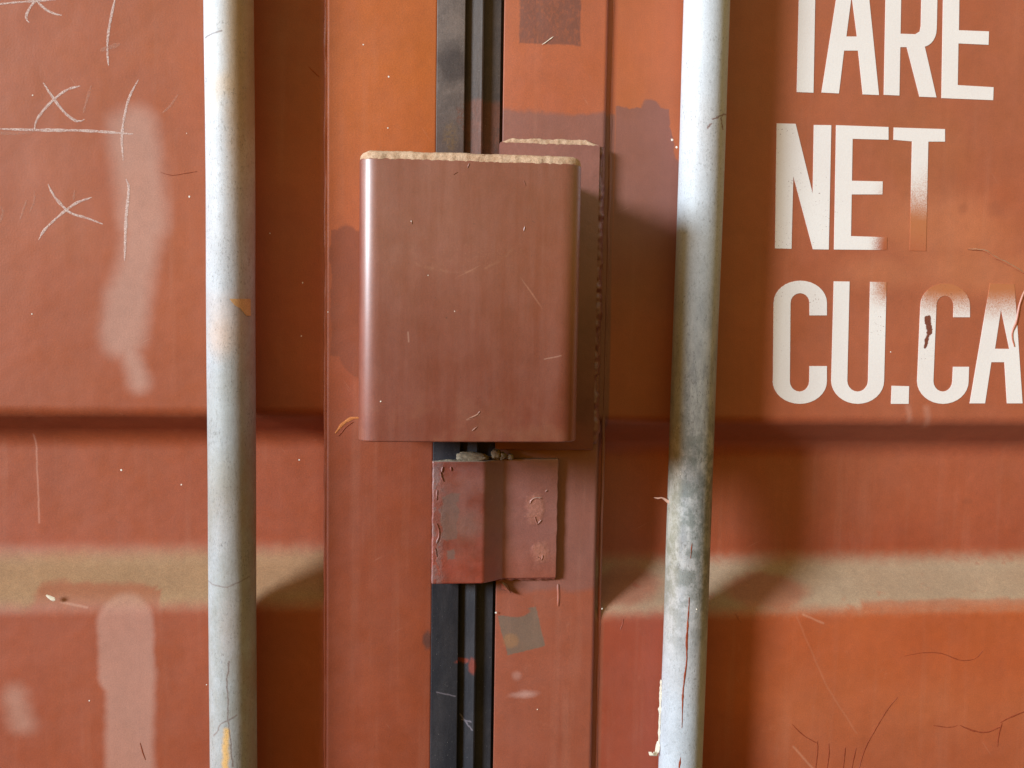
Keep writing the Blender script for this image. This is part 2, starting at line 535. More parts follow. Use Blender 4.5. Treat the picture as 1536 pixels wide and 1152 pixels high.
def letter_paint():
    m = Mat("stencil_white")
    pc, panel, fog = right_paint_color(m)
    white = m.mix(m.ramp(m.noise(10, 3, .5), .3, .7), lin((241, 231, 226)), lin((246, 238, 233)))
    # orange overspray drifting across the lower T, the E foot and the tops of the last line
    W = (8, 60)
    f1 = m.mul(m.below(296, 40, (16, 70), 1385), m.inv(m.below(446, 34, (12, 60), 1480)), m.rightof(1305, 16, (8, 60)))
    f2 = m.mul(m.below(350, 10, W), m.inv(m.below(440, 22, W)), m.rightof(1312, 14, W))
    f3 = m.mul(m.rightof(1370, 20), m.below(280, 46, (16, 70), 1385), m.inv(m.below(450, 30, W)))
    ov = m.mx(f1, f2, f3)
    # speckled edge of the spray
    spk = m.ramp(m.noise(1500, 2, .6), .42, .62)
    ov2 = m.math('ADD', ov, m.mul(m.math('SUBTRACT', spk, .5), m.mul(ov, m.inv(ov)), 1.6), clamp=True)
    fade = m.mul(m.below(352, 22, (10, 60), 1385), m.inv(m.below(400, 10)))
    spray = m.mix(fade, (.52, .17, .065, 1), pc)
    col = m.mix(ov2, white, spray)
    chip = m.mx(m.seg((1391, 477), (1394, 498), 5.2, .8, (5, 13)), m.seg((1393, 498), (1388, 520), 2.6, .8, (4, 12)))
    flecks = m.mul(m.ramp(m.noise(800, 1, .5, off=(1, 2, 3)), .68, .72), m.ramp(m.noise(30, 3, .6), .42, .60), m.mx(m.math('MULTIPLY', m.ramp(m.noise(9, 2, .5, off=(3, 3, 8)), .5, .6), .7), m.ell(1330, 440, 40, 60, .5), m.ell(1395, 470, 30, 70, .5)))
    col = m.mix(m.mx(chip, m.mul(flecks, .9)), col, lin((120, 62, 46)))
    col = m.mix(m.ramp(m.noise(1400, 2, .7), .3, .7, 0, .10), col, lin((190, 150, 130)))
    m.bump(m.noise(700, 3, .6), .12, .0006)
    return m.done(col, .5, .4)

# ---- lock box and bent plate paint
def box_paint():
    m = Mat("brown_gloss_paint")
    col = m.mix(m.ramp(m.noise(26, 6, .7, (1, 1, .4)), .3, .7), bp((142, 86, 66)), bp((152, 98, 80)))
    run = m.ramp(m.noise(150, 5, .65, (1, 1, .06)), .35, .7, 0, .6)
    col = m.mix(run, col, bp((138, 80, 58)))
    arc = m.mx(m.mul(m.poly([(622, 396), (645, 403), (672, 408), (700, 409), (728, 403), (750, 391), (768, 374)], .9, 2.4, (2, 20), -.1), m.ramp(m.noise(260, 4, .7), .4, .62)),
               m.mul(m.ramp(m.noise(900, 2), .6, .7), m.ell(715, 385, 60, 20, .5, 0, (3, 20), -.1)))
    col = m.mix(m.mul(arc, .16), col, lin((196, 140, 110)))
    rub = m.mul(m.ramp(m.noise(22, 5, .7, off=(7, 2, 2)), .52, .75), .35)
    col = m.mix(rub, col, bp((164, 112, 92)))
    pits = m.mul(m.ramp(m.noise(420, 2, .5, off=(0, 3, 0)), .70, .76), m.ramp(m.noise(40, 2), .45, .6))
    col = m.mix(m.mul(pits, .7), col, lin((84, 42, 34)))
    scr = m.mx(m.poly([(815, 538), (840, 533)], .5, 1.0, (1, 10), -.1), m.poly([(612, 498), (613, 512)], .8, 1.0, (0, 1), -.1), m.poly([(700, 628), (718, 620)], .8, 1.2, (1, 8), -.1))
    col = m.mix(m.mul(scr, .3), col, lin((222, 180, 160)))
    # rub of dust near the lower edge
    dz = m.mul(m.below(610, 60, (14, 60), 700, -.1), m.ramp(m.noise(50, 4, .6), .45, .7), .3)
    col = m.mix(dz, col, lin((160, 108, 78)))
    col = m.grain(weather(m, col, .1, .25), .10)
    m.bump(m.noise(22, 2, .5), .35, .003)
    m.bump(m.noise(330, 5, .7), .14, .0008)
    m.bump(pits, -.4, .0006)
    return m.done(col, m.ramp(m.noise(55, 4, .6), .3, .7, .50, .60), .7, 0, .75, .40, 1.85)

def plate_paint():
    m = Mat("chipped_maroon_paint")
    up = m.mix(m.below(800, 60, (20, 80), 740, -.01), bp((146, 94, 82)), bp((156, 82, 62)))
    col = m.mix(m.rightof(752, 12, (4, 30), 780, -.01), m.mix(m.ramp(m.noise(40, 4), .4, .65), up, bp((138, 74, 58))), m.mix(m.below(840, 50, (14, 60), 780, -.01), bp((154, 104, 92)), bp((164, 100, 80))))
    gy = m.mx(m.rect(676, 776, 11, 34, 2, 0, (11, 24), -.02), m.mul(m.ell(700, 790, 24, 22, .5, 0, (14, 30), -.02), .6), m.rect(677, 832, 6, 6, 1.5, 8, (6, 12), -.02))
    col = m.mix(m.mul(gy, .72), col, lin((108, 84, 76)))
    ed = m.mul(m.inv(m.rightof(664, 8, (5, 18), 780, -.02)), m.ramp(m.noise(170, 3, .6, (1, 1, .6)), .52, .56))
    col = m.mix(m.mul(ed, .5), col, lin((112, 92, 92)))
    blob = m.mx(m.ell(803, 765, 14, 22, .35, 0, (10, 20), -.01), m.ell(812, 830, 12, 16, .4, 0, (9, 20), -.01))
    col = m.mix(m.mul(blob, .35), col, lin((196, 128, 104)))
    col = m.mix(m.ramp(nz(m), .4, .8), col, lin((160, 136, 122)))
    col = m.grain(weather(m, col, .12, .35), .12)
    m.bump(m.noise(90, 4, .65), .4, .0010)
    m.bump(m.mul(m.mx(blob, m.inv(m.rightof(668, 8, (5, 18), 780, -.02))), m.noise(330, 4, .7)), .5, .0014)
    return m.done(col, m.ramp(m.noise(120, 4, .6), .3, .7, .45, .60), .8, 0, .8, .45, 1.8)

def backplate_paint():
    m = Mat("brown_repaint")
    col = m.mix(m.ramp(m.noise(40, 4), .35, .65), bp((152, 98, 84)), bp((142, 90, 76)))
    col = m.grain(col, .1)
    m.bump(m.noise(160, 4, .65), .4, .001)
    return m.done(col, .55, .8, 0, .8, .55, 1.8)

def rubber():
    m = Mat("door_seal_rubber")
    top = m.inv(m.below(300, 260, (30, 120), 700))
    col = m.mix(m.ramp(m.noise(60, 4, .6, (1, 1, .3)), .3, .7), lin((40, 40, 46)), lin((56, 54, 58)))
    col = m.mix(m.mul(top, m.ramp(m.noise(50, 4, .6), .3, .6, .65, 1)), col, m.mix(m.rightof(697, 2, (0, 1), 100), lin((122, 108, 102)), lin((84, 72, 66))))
    dirt = m.mul(m.ell(678, 100, 26, 26, .5, 0, (8, 30)), .7)
    col = m.mix(dirt, col, lin((64, 56, 56)))
    lowc = m.mul(m.below(190, 50, (12, 40), 670), m.inv(m.below(300, 40)), m.inv(m.rightof(697, 2, (0, 1), 190)))
    col = m.mix(m.mul(lowc, .6), col, lin((78, 62, 60)))
    ye = m.ell(676, 208, 10, 22, .5, 0, (7, 24))
    col = m.mix(m.mul(ye, .45, m.ramp(m.noise(400, 5, .7), .35, .6)), col, lin((128, 100, 64)))
    sp = m.mul(m.below(152, 5, (9, 26), 720), m.inv(m.below(260, 20)), m.rightof(697, 1.5, (0, 1), 180))
    sp2 = m.mul(m.ell(697, 180, 11, 22, .25, 14, (12, 14)), .8, m.ramp(m.noise(500, 4, .7), .4, .55))
    sp = m.mx(sp, sp2)
    col = m.mix(m.mul(sp, .8, m.ramp(m.noise(240, 5, .7, (1, 1, .5)), .30, .52, .35, 1)), col, m.mix(m.noise(80, 4), lin((98, 60, 48)), lin((124, 82, 68))))
    rr = m.mx(m.ell(693, 989, 10, 4, .4, 0, (4, 14)), m.mul(m.ell(708, 997, 6, 12, .4, 0, (4, 14)), .8))
    col = m.mix(m.mul(rr, .8), col, lin((140, 62, 46)))
    sc = m.mx(m.poly([(655, 1034), (682, 1040)], .6, 1.2, (1, 9)), m.poly([(690, 1070), (708, 1092)], .6, 1.4, (2, 9)), m.poly([(692, 1078), (706, 1080)], .5, 1.4, (2, 9)))
    col = m.mix(m.mul(sc, .5), col, lin((140, 130, 140)))
    dd = m.mul(m.ramp(m.noise(1200, 1, .5), .76, .80), .5)
    col = m.mix(dd, col, lin((180, 170, 165)))
    col = m.grain(col, .12)
    m.bump(m.noise(300, 4, .6, (1, 1, .3)), .3, .0008)
    return m.done(col, .55, .25)

def bar_paint(left):
    m = Mat("galvanised_bar_left" if left else "galvanised_bar_right")
    off = (0, 0, 0) if left else (4, 2, 9)
    mott = m.noise(60, 7, .75, (1, 1, .6), off)
    fine = m.noise(900, 3, .7, (1, 1, .5), off)
    col = m.mix(m.ramp(mott, .2, .8, .2, .8), lin((160, 163, 168)), lin((194, 201, 210)))
    W = (14, 60)
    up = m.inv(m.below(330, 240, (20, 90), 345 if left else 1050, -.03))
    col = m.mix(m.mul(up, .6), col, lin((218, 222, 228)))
    if left:
        gl = m.mul(m.below(600, 140, (30, 90), 345, -.03), m.ramp(m.noise(35, 5, .7, (1, 1, .5), (3, 3, 1)), .3, .7, .25, .75))
        col = m.mix(gl, col, lin((140, 136, 124)))
        spk = m.mul(m.ramp(m.noise(420, 4, .75, (1, 1, .5), (2, 0, 6)), .56, .66), m.ramp(m.noise(28, 3, .6, (1, 1, .6), (8, 1, 1)), .4, .65))
        col = m.mix(m.mul(spk, .55), col, lin((104, 100, 92)))
        for px, py, rx, ry, a, c in ((338, 130, 16, 14, .6, (232, 196, 150)), (318, 155, 12, 16, .5, (236, 214, 170)), (350, 60, 20, 90, .4, (196, 160, 110)), (338, 500, 22, 30, .65, (226, 172, 124)),
                                     (340, 455, 34, 14, .45, (190, 160, 140)), (355, 560, 16, 60, .5, (150, 140, 116)), (336, 600, 16, 40, .45, (158, 158, 146)),
                                     (352, 930, 14, 60, .35, (190, 150, 130)), (330, 705, 18, 30, .5, (160, 158, 148)), (350, 790, 20, 70, .35, (164, 140, 122)), (335, 870, 14, 26, .4, (160, 158, 150))):
            col = m.mix(m.mul(m.ell(px, py, rx, ry, .8, 0, W, -.03), a * .55), col, lin(c))
        br = m.mul(m.rightof(346, 12, (6, 40), 200, -.03), m.inv(m.below(300, 160, (20, 80))), .75)
        col = m.mix(br, col, lin((180, 142, 94)))
        panel_refl = m.mul(m.rightof(364, 14, (7, 50), 700, -.03), m.ramp(m.noise(30, 5, .7, (1, 1, .5), (1, 4, 2)), .35, .65, .1, .55))  # brown reflection of the door panel, painted into the bar's right side
        col = m.mix(panel_refl, col, lin((158, 120, 96)))
        yl = m.seg((343, 1088), (342, 1160), 4, 3, (4, 18), -.03)
        col = m.mix(m.mul(yl, .8), col, lin((226, 176, 92)))
        cr = m.mx(m.poly([(346, 985), (345, 1060), (350, 1110), (353, 1140)], .7, 1.2, (4, 20), -.03), m.mul(m.poly([(323, 1100), (336, 1078), (358, 1065)], .7, 1.3, (3, 14), -.03), .9),
                  m.poly([(309, 58), (336, 52)], 1.0, 1.2, (1, 9), -.03), m.mul(m.poly([(313, 872), (345, 875), (375, 862)], .6, 1.2, (3, 14), -.03), .7))
        col = m.mix(m.mul(cr, .7), col, lin((110, 84, 76)))
    else:
        d = m.mul(m.below(470, 170, (14, 60), 1050, -.03), m.inv(m.below(900, 150, (14, 60), 1040, -.03)))
        col = m.mix(m.mul(d, .75), col, m.mix(m.ramp(m.noise(110, 6, .75, (1, 1, .3)), .34, .66), lin((112, 108, 102)), lin((178, 173, 166))))
        g = m.mul(m.below(630, 60, (16, 60), 1040, -.03), m.inv(m.below(940, 110, (10, 60), 1040, -.03)), m.ramp(m.noise(90, 4, .7), .4, .6))
        col = m.mix(m.mul(g, .7), col, lin((98, 104, 98)))
        sp = m.mul(m.ramp(m.noise(420, 4, .75, (1, 1, .5)), .57, .66), m.math('ADD', .25, m.mul(d, .6)))
        col = m.mix(m.mul(sp, .7), col, lin((74, 68, 62)))
        rb = m.mul(m.rightof(1070, 8, (5, 40), 560, -.03), d, .5)
        col = m.mix(rb, col, lin((120, 84, 60)))
        yl = m.mul(m.inv(m.rightof(1027, 6, (4, 30), 400, -.03)), d, .25)
        col = m.mix(yl, col, lin((196, 176, 130)))
        br = m.mx(m.seg((1062, 182), (1088, 172), .8, 1.2, (5, 16), -.03), m.seg((1055, 196), (1060, 190), 1.5, 1.4, (5, 14), -.03), m.seg((1078, 180), (1080, 196), .6, 1, (4, 12), -.03))
        col = m.mix(m.mul(br, .8), col, lin((120, 70, 56)))
    # pitting of the zinc
    pit = m.mul(m.ramp(fine, .53, .70), m.ramp(m.noise(60, 3, .6, off=(1, 8, 2)), .35, .65, .15, .8))
    col = m.mix(m.mul(pit, .75), col, lin((88, 84, 80)))
    col = m.grain(col, .07)
    m.bump(m.noise(260, 4, .7, (1, 1, .5), off), .25, .0008)
    return m.done(col, m.ramp(mott, .3, .7, .62, .50), .5, 0.0)

def plain(name, a, b, scale=300, rough=.7, bump=.4, spec=.3):
    m = Mat(name)
    col = m.grain(m.mix(m.ramp(m.noise(scale, 4, .65), .3, .7), lin(a), lin(b)), .12)
    m.bump(m.noise(scale * 2, 4, .7), bump, .0008)
    return m.done(col, rough, spec)

def chalk_mat():
    m = Mat("chalk")
    n = m.noise(2400, 2, .6)
    a = m.ramp(n, .38, .62, .15, .92)
    m.put(m.b.inputs['Alpha'], a)
    return m.done(lin((240, 216, 208)), .95, .1)

def faint_chalk_mat():
    m = Mat("faint_chalk")
    n = m.noise(1800, 3, .65)
    a = m.ramp(n, .40, .68, .05, .45)
    m.put(m.b.inputs['Alpha'], a)
    return m.done(lin((220, 178, 160)), .95, .1)

LEFT, RIGHTM = left_paint(), right_paint()
LETTER, BOX, PLATE, BACKP, RUB = letter_paint(), box_paint(), plate_paint(), backplate_paint(), rubber()
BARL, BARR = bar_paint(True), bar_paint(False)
def sand():
    m = Mat("settled_sand")
    col = m.mix(m.ramp(m.noise(200, 5, .7), .3, .7), lin((182, 146, 118)), lin((210, 180, 154)))
    cr = m.ramp(m.noise(150, 4, .7, (1, 1, .25), (5, 2, 2)), .60, .70)
    col = m.mix(m.mul(cr, .65), col, lin((120, 80, 60)))
    col = m.grain(col, .16)
    m.bump(m.noise(380, 4, .7), .5, .0008)
    m.bump(cr, -.5, .0008)
    return m.done(col, .9, .1)
DUST = sand()
MUD = plain("dried_mud", (128, 116, 100), (158, 146, 126), 260, .9, .9, .1)
CHALK, FAINT = chalk_mat(), faint_chalk_mat()
FLAKE = plain("pale_paint_flake", (236, 226, 206), (246, 238, 222), 300, .5, .2)
CRACK = plain("red_paint_crack", (132, 60, 38), (150, 72, 46), 300, .5, .2)
CRACKL = plain("brick_paint_blister", (160, 74, 40), (172, 84, 48), 300, .6, .3)
TAPE = plain("tan_tape", (204, 160, 112), (214, 172, 124), 200, .55, .2)
SPECK = plain("white_paint_speck", (244, 238, 226), (250, 244, 236), 300, .5, .1)
SCUFF = plain("ochre_scuff", (196, 116, 62), (214, 140, 84), 500, .7, .5)

# ------------------------------------------------------------------ doors
ZT, ZB = 0.62, -0.72
D = 0.036
def zof(px, py, Y): return U(px, py, Y).z
def panel_profile(px, a, b, c, d):
    """(y, z) profile of the pressed sheet: flat, step back, flat, step forward, flat"""
    return fillet([(0, ZT, 0), (0, zof(px, a, 0), .012), (D, zof(px, b, D), .022), (D, zof(px, c, D), .028), (0, zof(px, d, 0), .022), (0, ZB, 0)], 9)

XL = U(490, 420).x            # panel / stile joint, left door
xs_l = U(655, 420, -.003).x   # stile / seal
left = empty("container_door", (-0.45, 0, ZB), "orange-red left container door leaf with chalk crosses and a black rubber seal along its edge", "container door", "pair of container doors")
left['kind'] = 'thing'
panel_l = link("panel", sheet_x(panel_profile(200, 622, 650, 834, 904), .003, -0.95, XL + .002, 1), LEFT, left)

def stile_loop(x0, x1, y0, y1, r):
    pts = fillet([(x0, y1, 0), (x0, y0, r), (x1, y0, r), (x1, y1, 0)], 6)
    return pts
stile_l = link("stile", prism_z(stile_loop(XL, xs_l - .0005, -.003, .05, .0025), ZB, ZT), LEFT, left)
def wobble(seed, amp):
    return lambda c: Vector((mnoise.noise(Vector((c.x * 90, c.y * 90, c.z * 55 + seed))) * amp, mnoise.noise(Vector((c.x * 90 + 7, c.y * 90, c.z * 55 + seed))) * amp, 0))
def tube_loop(cx, cy, r, n=10):
    return [(cx + r * math.cos(2 * math.pi * k / n), cy + r * math.sin(2 * math.pi * k / n)) for k in range(n)]
weld_l = link("weld_seam", prism_z(tube_loop(XL - .0004, .0002, .0017), ZB, ZT, 260, 0, wobble(3, .0006)), LEFT, left)

# rubber seal: flat lip over the stile, rib, channel
g0, g1, g2, g3 = [U(p, 100, -.003).x for p in (655, 697, 725, 754)]
lip = fillet([(g0, -.0032, 0), (g0, -.0056, .0006), (g1, -.0056, .0006), (g1, -.0006, 0)], 4)
seal = lip + [(g1 + .0006, -.0004), (g1 + .002, -.0010), (g2 - .0030, -.0038), (g2 - .0012, -.0046), (g2 - .0002, -.0042), (g2, -.0030), (g2 + .0004, .0006), (g3 - .0014, .0006), (g3 - .0014, .007), (g3 + .0025, .007), (g3 + .0025, .02), (g0 + .002, .02), (g0 + .002, -.0032)]
gasket = link("rubber_seal", prism_z(seal, ZB, ZT), RUB, left)

right = empty("container_door", (0.6, 0, ZB), "orange-red right container door leaf stencilled with white capital letters", "container door", "pair of container doors")
right['kind'] = 'thing'
XR0 = U(756, 100, -.003).x
XR1 = U(911, 100, -.003).x
panel_r = link("panel", sheet_x(panel_profile(1300, 634, 668, 842, 909), .003, XR1 - .004, 1.05, 1), RIGHTM, right)
stile_r = link("stile", prism_z(fillet([(XR0, .05, 0), (XR0, -.0014, .0004), (XR1, -.0044, .0032), (XR1, .05, 0)], 8), ZB, ZT), RIGHTM, right)
weld_r = link("weld_seam", prism_z(tube_loop(XR1 + .0042, .0010, .0014), ZB, ZT, 260, 0, wobble(13, .0005)), RIGHTM, right)

# ------------------------------------------------------------------ chalk crosses (flat marks on the left door)
chalk = [
    ([(-14, 8), (20, 4), (88, -1)], 3, 0), ([(62, -8), (46, 10), (39, 26), (44, 34)], 4, 0), ([(52, -2), (66, 12), (80, 20), (93, 23)], 4, 0),
    ([(174, -8), (164, 40), (161, 70), (163, 99)], 4, 0), ([(65, 124), (80, 147), (98, 170), (116, 182), (127, 179)], 4, 0),
    ([(121, 129), (98, 136), (72, 158), (55, 180), (52, 194)], 4, 0), ([(-12, 193), (50, 195), (125, 196), (200, 201)], 4.5, 0), ([(-12, 199), (20, 200), (48, 199)], 5, 1),
    ([(208, 119), (194, 146), (186, 178), (183, 208), (185, 241)], 4, 0), ([(72, 276), (82, 295), (104, 318), (130, 327), (154, 336)], 4, 0),
    ([(138, 296), (112, 306), (84, 328), (66, 346), (58, 360)], 4.2, 0), ([(189, 268), (193, 284), (189, 330), (187, 391)], 5, 0), ([(0, 310), (5, 317), (2, 328), (-6, 340)], 4, 1),
    ([(44, 320), (52, 300), (51, 285)], 3, 1), ([(125, 170), (132, 145), (137, 128)], 4, 1), ([(243, 170), (256, 158), (267, 142)], 4, 1), ([(110, 300), (112, 285)], 4, 1),
    ([(40, 300), (30, 330)], 4, 1), ([(150, 76), (180, 66)], 8, 1)]
for i, (pts, w, faint) in enumerate(chalk):
    o = link("chalk_mark", stroke_bm(pts, w * .9, .00003, 0, None, .30, True, i * 3.1), FAINT if faint else CHALK, left)

def speck(parent, px, py, r, Y=0.0, surf=None):
    bm = bmesh.new()
    c = U(px, py, Y) + Vector((0, -.0001, 0)) if not surf else surf(px, py, .0001)
    r *= .62
    ring = [bm.verts.new(c + Vector((math.cos(a) * r * random.uniform(.7, 1.2), 0, math.sin(a) * r * random.uniform(.7, 1.2)))) for a in [k * math.pi / 4 for k in range(8)]]
    t = bm.verts.new(c + Vector((0, -r * .35, 0)))
    for k in range(8): bm.faces.new((ring[k], ring[(k+1) % 8], t))
    return link("paint_speck", bm, SPECK, parent)
for px, py, r, Y in ((284, 295, .0013, 0), (48, 471, .0009, 0), (182, 705, .0013, D), (272, 727, .001, D), (49, 143, .0008, 0), (454, 424, .001, 0), (452, 504, .0009, 0), (449, 690, .0011, D),
                     (405, 350, .0008, 0), (545, 67, .001, -.003), (583, 115, .001, -.003), (582, 192, .0009, -.003), (492, 468, .0008, -.003), (134, 1051, .0008, 0), (310, 1027, .0008, 0), (280, 200, .0006, 0)):
    speck(left, px, py, r, Y)
# pale flake lodged on the ledge
bm = stroke_bm([(70, 892), (78, 897), (84, 899)], 6, .0006, .001, None, .3, True, 5, .001)
link("paint_flake", bm, FLAKE, left)
link("scuff_mark", stroke_bm([(503, 650), (512, 638), (526, 628), (541, 627)], 4, .0002, -.003, None, .5, True, 2), SCUFF, left)
link("scuff_mark", stroke_bm([(508, 654), (520, 640), (530, 633)], 1.6, .0002, -.003, None, .5, True, 8), CRACK, left)
link("hairline_crack", stroke_bm([(240, 258), (258, 263), (278, 260), (296, 257)], .8, .0001, 0, None, .3, True, 8), CRACK, left)
link("hairline_crack", stroke_bm([(210, 1114), (214, 1128), (218, 1140)], 1.4, .0001, 0, None, .3, True, 8), CRACK, left)
link("hairline_crack", stroke_bm([(463, 100), (471, 108), (479, 115)], 1.5, .0002, 0, None, .3, True, 8), CRACKL, left)

# ------------------------------------------------------------------ stencilled letters
def K5(x, y): return (1136 + x * 0.34722, y * 0.34722)
def K6(x, y): return (1136 + x * 0.34722, 380 + y * 0.34722)
def arc(c, r, a0, a1, n=8):
    return [(c[0] + r[0] * math.cos(R(a0 + (a1 - a0) * k / n)), c[1] + r[1] * math.sin(R(a0 + (a1 - a0) * k / n))) for k in range(n + 1)]
def letter(loops, K):
    loops = [[U(*K(x, y), 0.0) for x, y in lp] for lp in loops]
    flat = [v for lp in loops for v in lp]
    bm = bmesh.new()
    t = .0003
    fv = [bm.verts.new(v + Vector((0, -t, 0))) for v in flat]
    bv = [bm.verts.new(v + Vector((0, .0005, 0))) for v in flat]
    for tri in tessellate_polygon(loops):
        if len(set(tri)) == 3: bm.faces.new([fv[i] for i in tri])
    k = 0
    for lp in loops:
        n = len(lp)
        for j in range(n):
            a, b = k + j, k + (j + 1) % n
            bm.faces.new((fv[a], fv[b], bv[b], bv[a]))
        k += n
    return link("letter", bm, LETTER, right, 20)

letter([[(108, -145), (330, -140), (329, -82), (251, -84), (242, 401), (170, 398), (181, -86), (107, -88)]], K5)
letter([[(362, -142), (469, -140), (525, 411), (455, 408), (435, 219), (374, 219), (352, 404), (277, 400)], [(384, 158), (430, 158), (407, -20)]], K5)
letter([[(556, -136), (706, -131)] + arc((706, -60), (72, 71), -88, 0) + [(775, 100)] + arc((712, 125), (62, 78), 0, 80, 6) + [(773, 421), (700, 418), (645, 204), (617, 204), (613, 413), (546, 410)],
        [(622, -80), (690, -78), (709, -58), (706, 112), (701, 136), (682, 148), (618, 146)]], K5)
letter([[(804, -130), (1020, -122), (1019, -66), (873, -72), (870, 131), (1000, 136), (998, 194), (868, 188), (865, 368), (1020, 377), (1018, 433), (795, 424)]], K5)
letter([[(83, 533), (165, 535), (239, 838), (244, 540), (319, 541), (308, 1078), (240, 1077), (155, 760), (147, 1075), (76, 1073)]], K5)
letter([[(340, 541), (566, 549), (566, 604), (411, 600), (408, 781), (541, 784), (540, 840), (407, 840), (404, 1020), (560, 1025), (559, 1080), (331, 1078)]], K5)
letter([[(589, 551), (810, 558), (810, 612), (738, 612), (728, 1085), (658, 1083), (668, 611), (588, 604)]], K5)
letter([[(300, 268), (300, 215)] + arc((185, 214), (115, 96), 0, -180, 16) + [(67, 550)] + arc((183, 552), (117, 98), 180, 0, 16) + [(300, 487), (225, 487), (224, 552)] +
        arc((182, 552), (42, 45), 0, 180, 10) + [(143, 215)] + arc((184, 214), (41, 42), 180, 360, 10) + [(225, 268)]], K6)
letter([[(330, 121), (398, 122), (388, 550)] + arc((433, 550), (45, 47), 180, 0, 10) + [(487, 123), (558, 124), (547, 550)] + arc((433, 550), (114, 100), 0, 180, 16)], K6)
letter([[(580, 572), (655, 574), (653, 650), (577, 650)]], K6)
letter([[(918, 276), (918, 226)] + arc((811, 226), (107, 96), 0, -180, 16) + [(690, 552)] + arc((801, 552), (111, 98), 180, 0, 16) + [(914, 490), (845, 490), (842, 552)] +
        arc((801, 552), (41, 45), 0, 180, 10) + [(773, 226)] + arc((810, 226), (37, 43), 180, 360, 10) + [(846, 276)]], K6)
letter([[(1005, 130), (1110, 133), (1145, 648), (1078, 648), (1067, 470), (1010, 470), (983, 648), (917, 648)], [(1026, 412), (1088, 413), (1052, 240)]], K6)

# blistered and cracked paint on the right door
for i, (pts, w, h, mt) in enumerate((
        ([(1452, 374), (1476, 376), (1492, 386), (1512, 396), (1545, 415)], 5, .0016, RIGHTM), ([(1540, 430), (1530, 455), (1524, 485), (1518, 500), (1521, 520)], 6, .0020, RIGHTM),
        ([(1356, 984), (1385, 979), (1412, 980), (1440, 990), (1462, 988), (1474, 976)], 1.6, .0003, CRACK), ([(1346, 1046), (1330, 1066), (1312, 1096), (1298, 1122), (1286, 1160)], 2, .0004, CRACK),
        ([(1188, 1086), (1205, 1103), (1226, 1115)], 1.8, .0003, CRACK), ([(1226, 1112), (1226, 1130), (1222, 1160)], 2, .0004, CRACK), ([(1243, 1115), (1243, 1135), (1239, 1160)], 2, .0004, CRACK),
        ([(1268, 1120), (1266, 1140), (1264, 1160)], 2, .0004, CRACK), ([(1284, 1122), (1280, 1140), (1276, 1160)], 2, .0004, CRACK), ([(1400, 1088), (1424, 1091), (1436, 1088)], 1.8, .0003, CRACK),
        ([(1440, 1088), (1460, 1096), (1480, 1098), (1500, 1090)], 3, .0008, CRACK), ([(1500, 1084), (1515, 1076), (1540, 1066)], 3, .0005, CRACK), ([(1503, 1084), (1498, 1102), (1496, 1120)], 2.5, .0004, CRACK),
        ([(1103, 919), (1108, 929), (1112, 933)], 1.5, .0003, RIGHTM), ([(930, 945), (934, 935), (934, 928)], 1.5, .0003, RIGHTM))):
    link("hairline_crack", stroke_bm(pts, w * .7, h * .35, .0005 if 890 < pts[0][1] < 905 else 0, None, .35, True, i * 2.3), mt, right)
link("paint_run", stroke_bm([(886, 690), (888, 708), (885, 722)], 5, .0010, -.003, None, .3, True, 4), BACKP, right)
link("paint_run", stroke_bm([(837, 876), (838, 895), (837, 909)], 5, .0007, -.003, None, .2, True, 4), RIGHTM, right)
link("scratch_mark", stroke_bm([(813, 67), (822, 61), (830, 55)], 1.3, .00006, -.003, None, .4, True, 4), FLAKE, right)
for px, py, r, Y in ((744, 919, .0014, -.003), (873, 993, .0008, -.003), (806, 1064, .0008, -.003), (1008, 210, .0016, 0), (1015, 221, .0016, 0), (903, 913, .0010, 0), (1336, 528, .0009, 0)):
    speck(right, px, py, r, Y)

# ------------------------------------------------------------------ lock box
BD = .105
bx0 = U(538.5, 450, -BD + .012).x
bx1 = U(868, 450, -BD + .012).x
bzt = (U(580, 239, -BD).z + U(830, 242, -BD).z) / 2
bzb = (U(580, 666, -BD).z + U(830, 661, -BD).z) / 2
box = empty("lock_box", ((bx0 + bx1) / 2, -.05, bzb), "brown painted steel lock box with dusty top over the joint of the container doors", "lock box")
T = .005
outer = fillet([(bx0, -.0065, 0), (bx0, -BD, .0135), (bx1, -BD, .0150), (bx1, -.0110, 0)], 12)
inner = fillet([(bx1 - T, -.0110, 0), (bx1 - T, -BD + T, .0095), (bx0 + T, -BD + T, .0075), (bx0 + T, -.0065, 0)], 8)
link("cover", prism_z(outer + inner, bzb, bzt, 1, .0011), BOX, box)
lid = [(bx0 + T - .0002, -.012), (bx0 + T - .0002, -BD + T + .004), (bx0 + T + .004, -BD + T - .0002), (bx1 - T - .0055, -BD + T - .0002), (bx1 - T + .0002, -BD + T + .0055), (bx1 - T + .0002, -.012)]
link("lid", prism_z(lid, bzt - .007, bzt - .0022), BOX, box)
# sand heaped on the rim
rim = []
for (x0, y0), (x1, y1) in zip(outer[:-1], outer[1:]):
    n = max(1, int(math.hypot(x1 - x0, y1 - y0) / .0011))
    for k in range(n): rim.append((x0 + (x1 - x0) * k / n, y0 + (y1 - y0) * k / n))
rim = [p for p in rim if p[1] < -.03]
def inw(i):
    a, b = rim[max(0, i-2)], rim[min(len(rim)-1, i+2)]
    tx, ty = b[0] - a[0], b[1] - a[1]
    l = math.hypot(tx, ty) or 1
    return (-ty / l, tx / l)
tst = inw(len(rim) // 2)
sgn = 1 if tst[1] > 0 else -1
o = link("dust_layer", dust_bm([(x + inw(i)[0] * sgn * .0002, y + inw(i)[1] * sgn * .0002) for i, (x, y) in enumerate(rim)], .0060, .013, 4, bzt, lambda i: (inw(i)[0] * sgn, inw(i)[1] * sgn), .08), DUST, box, 80)

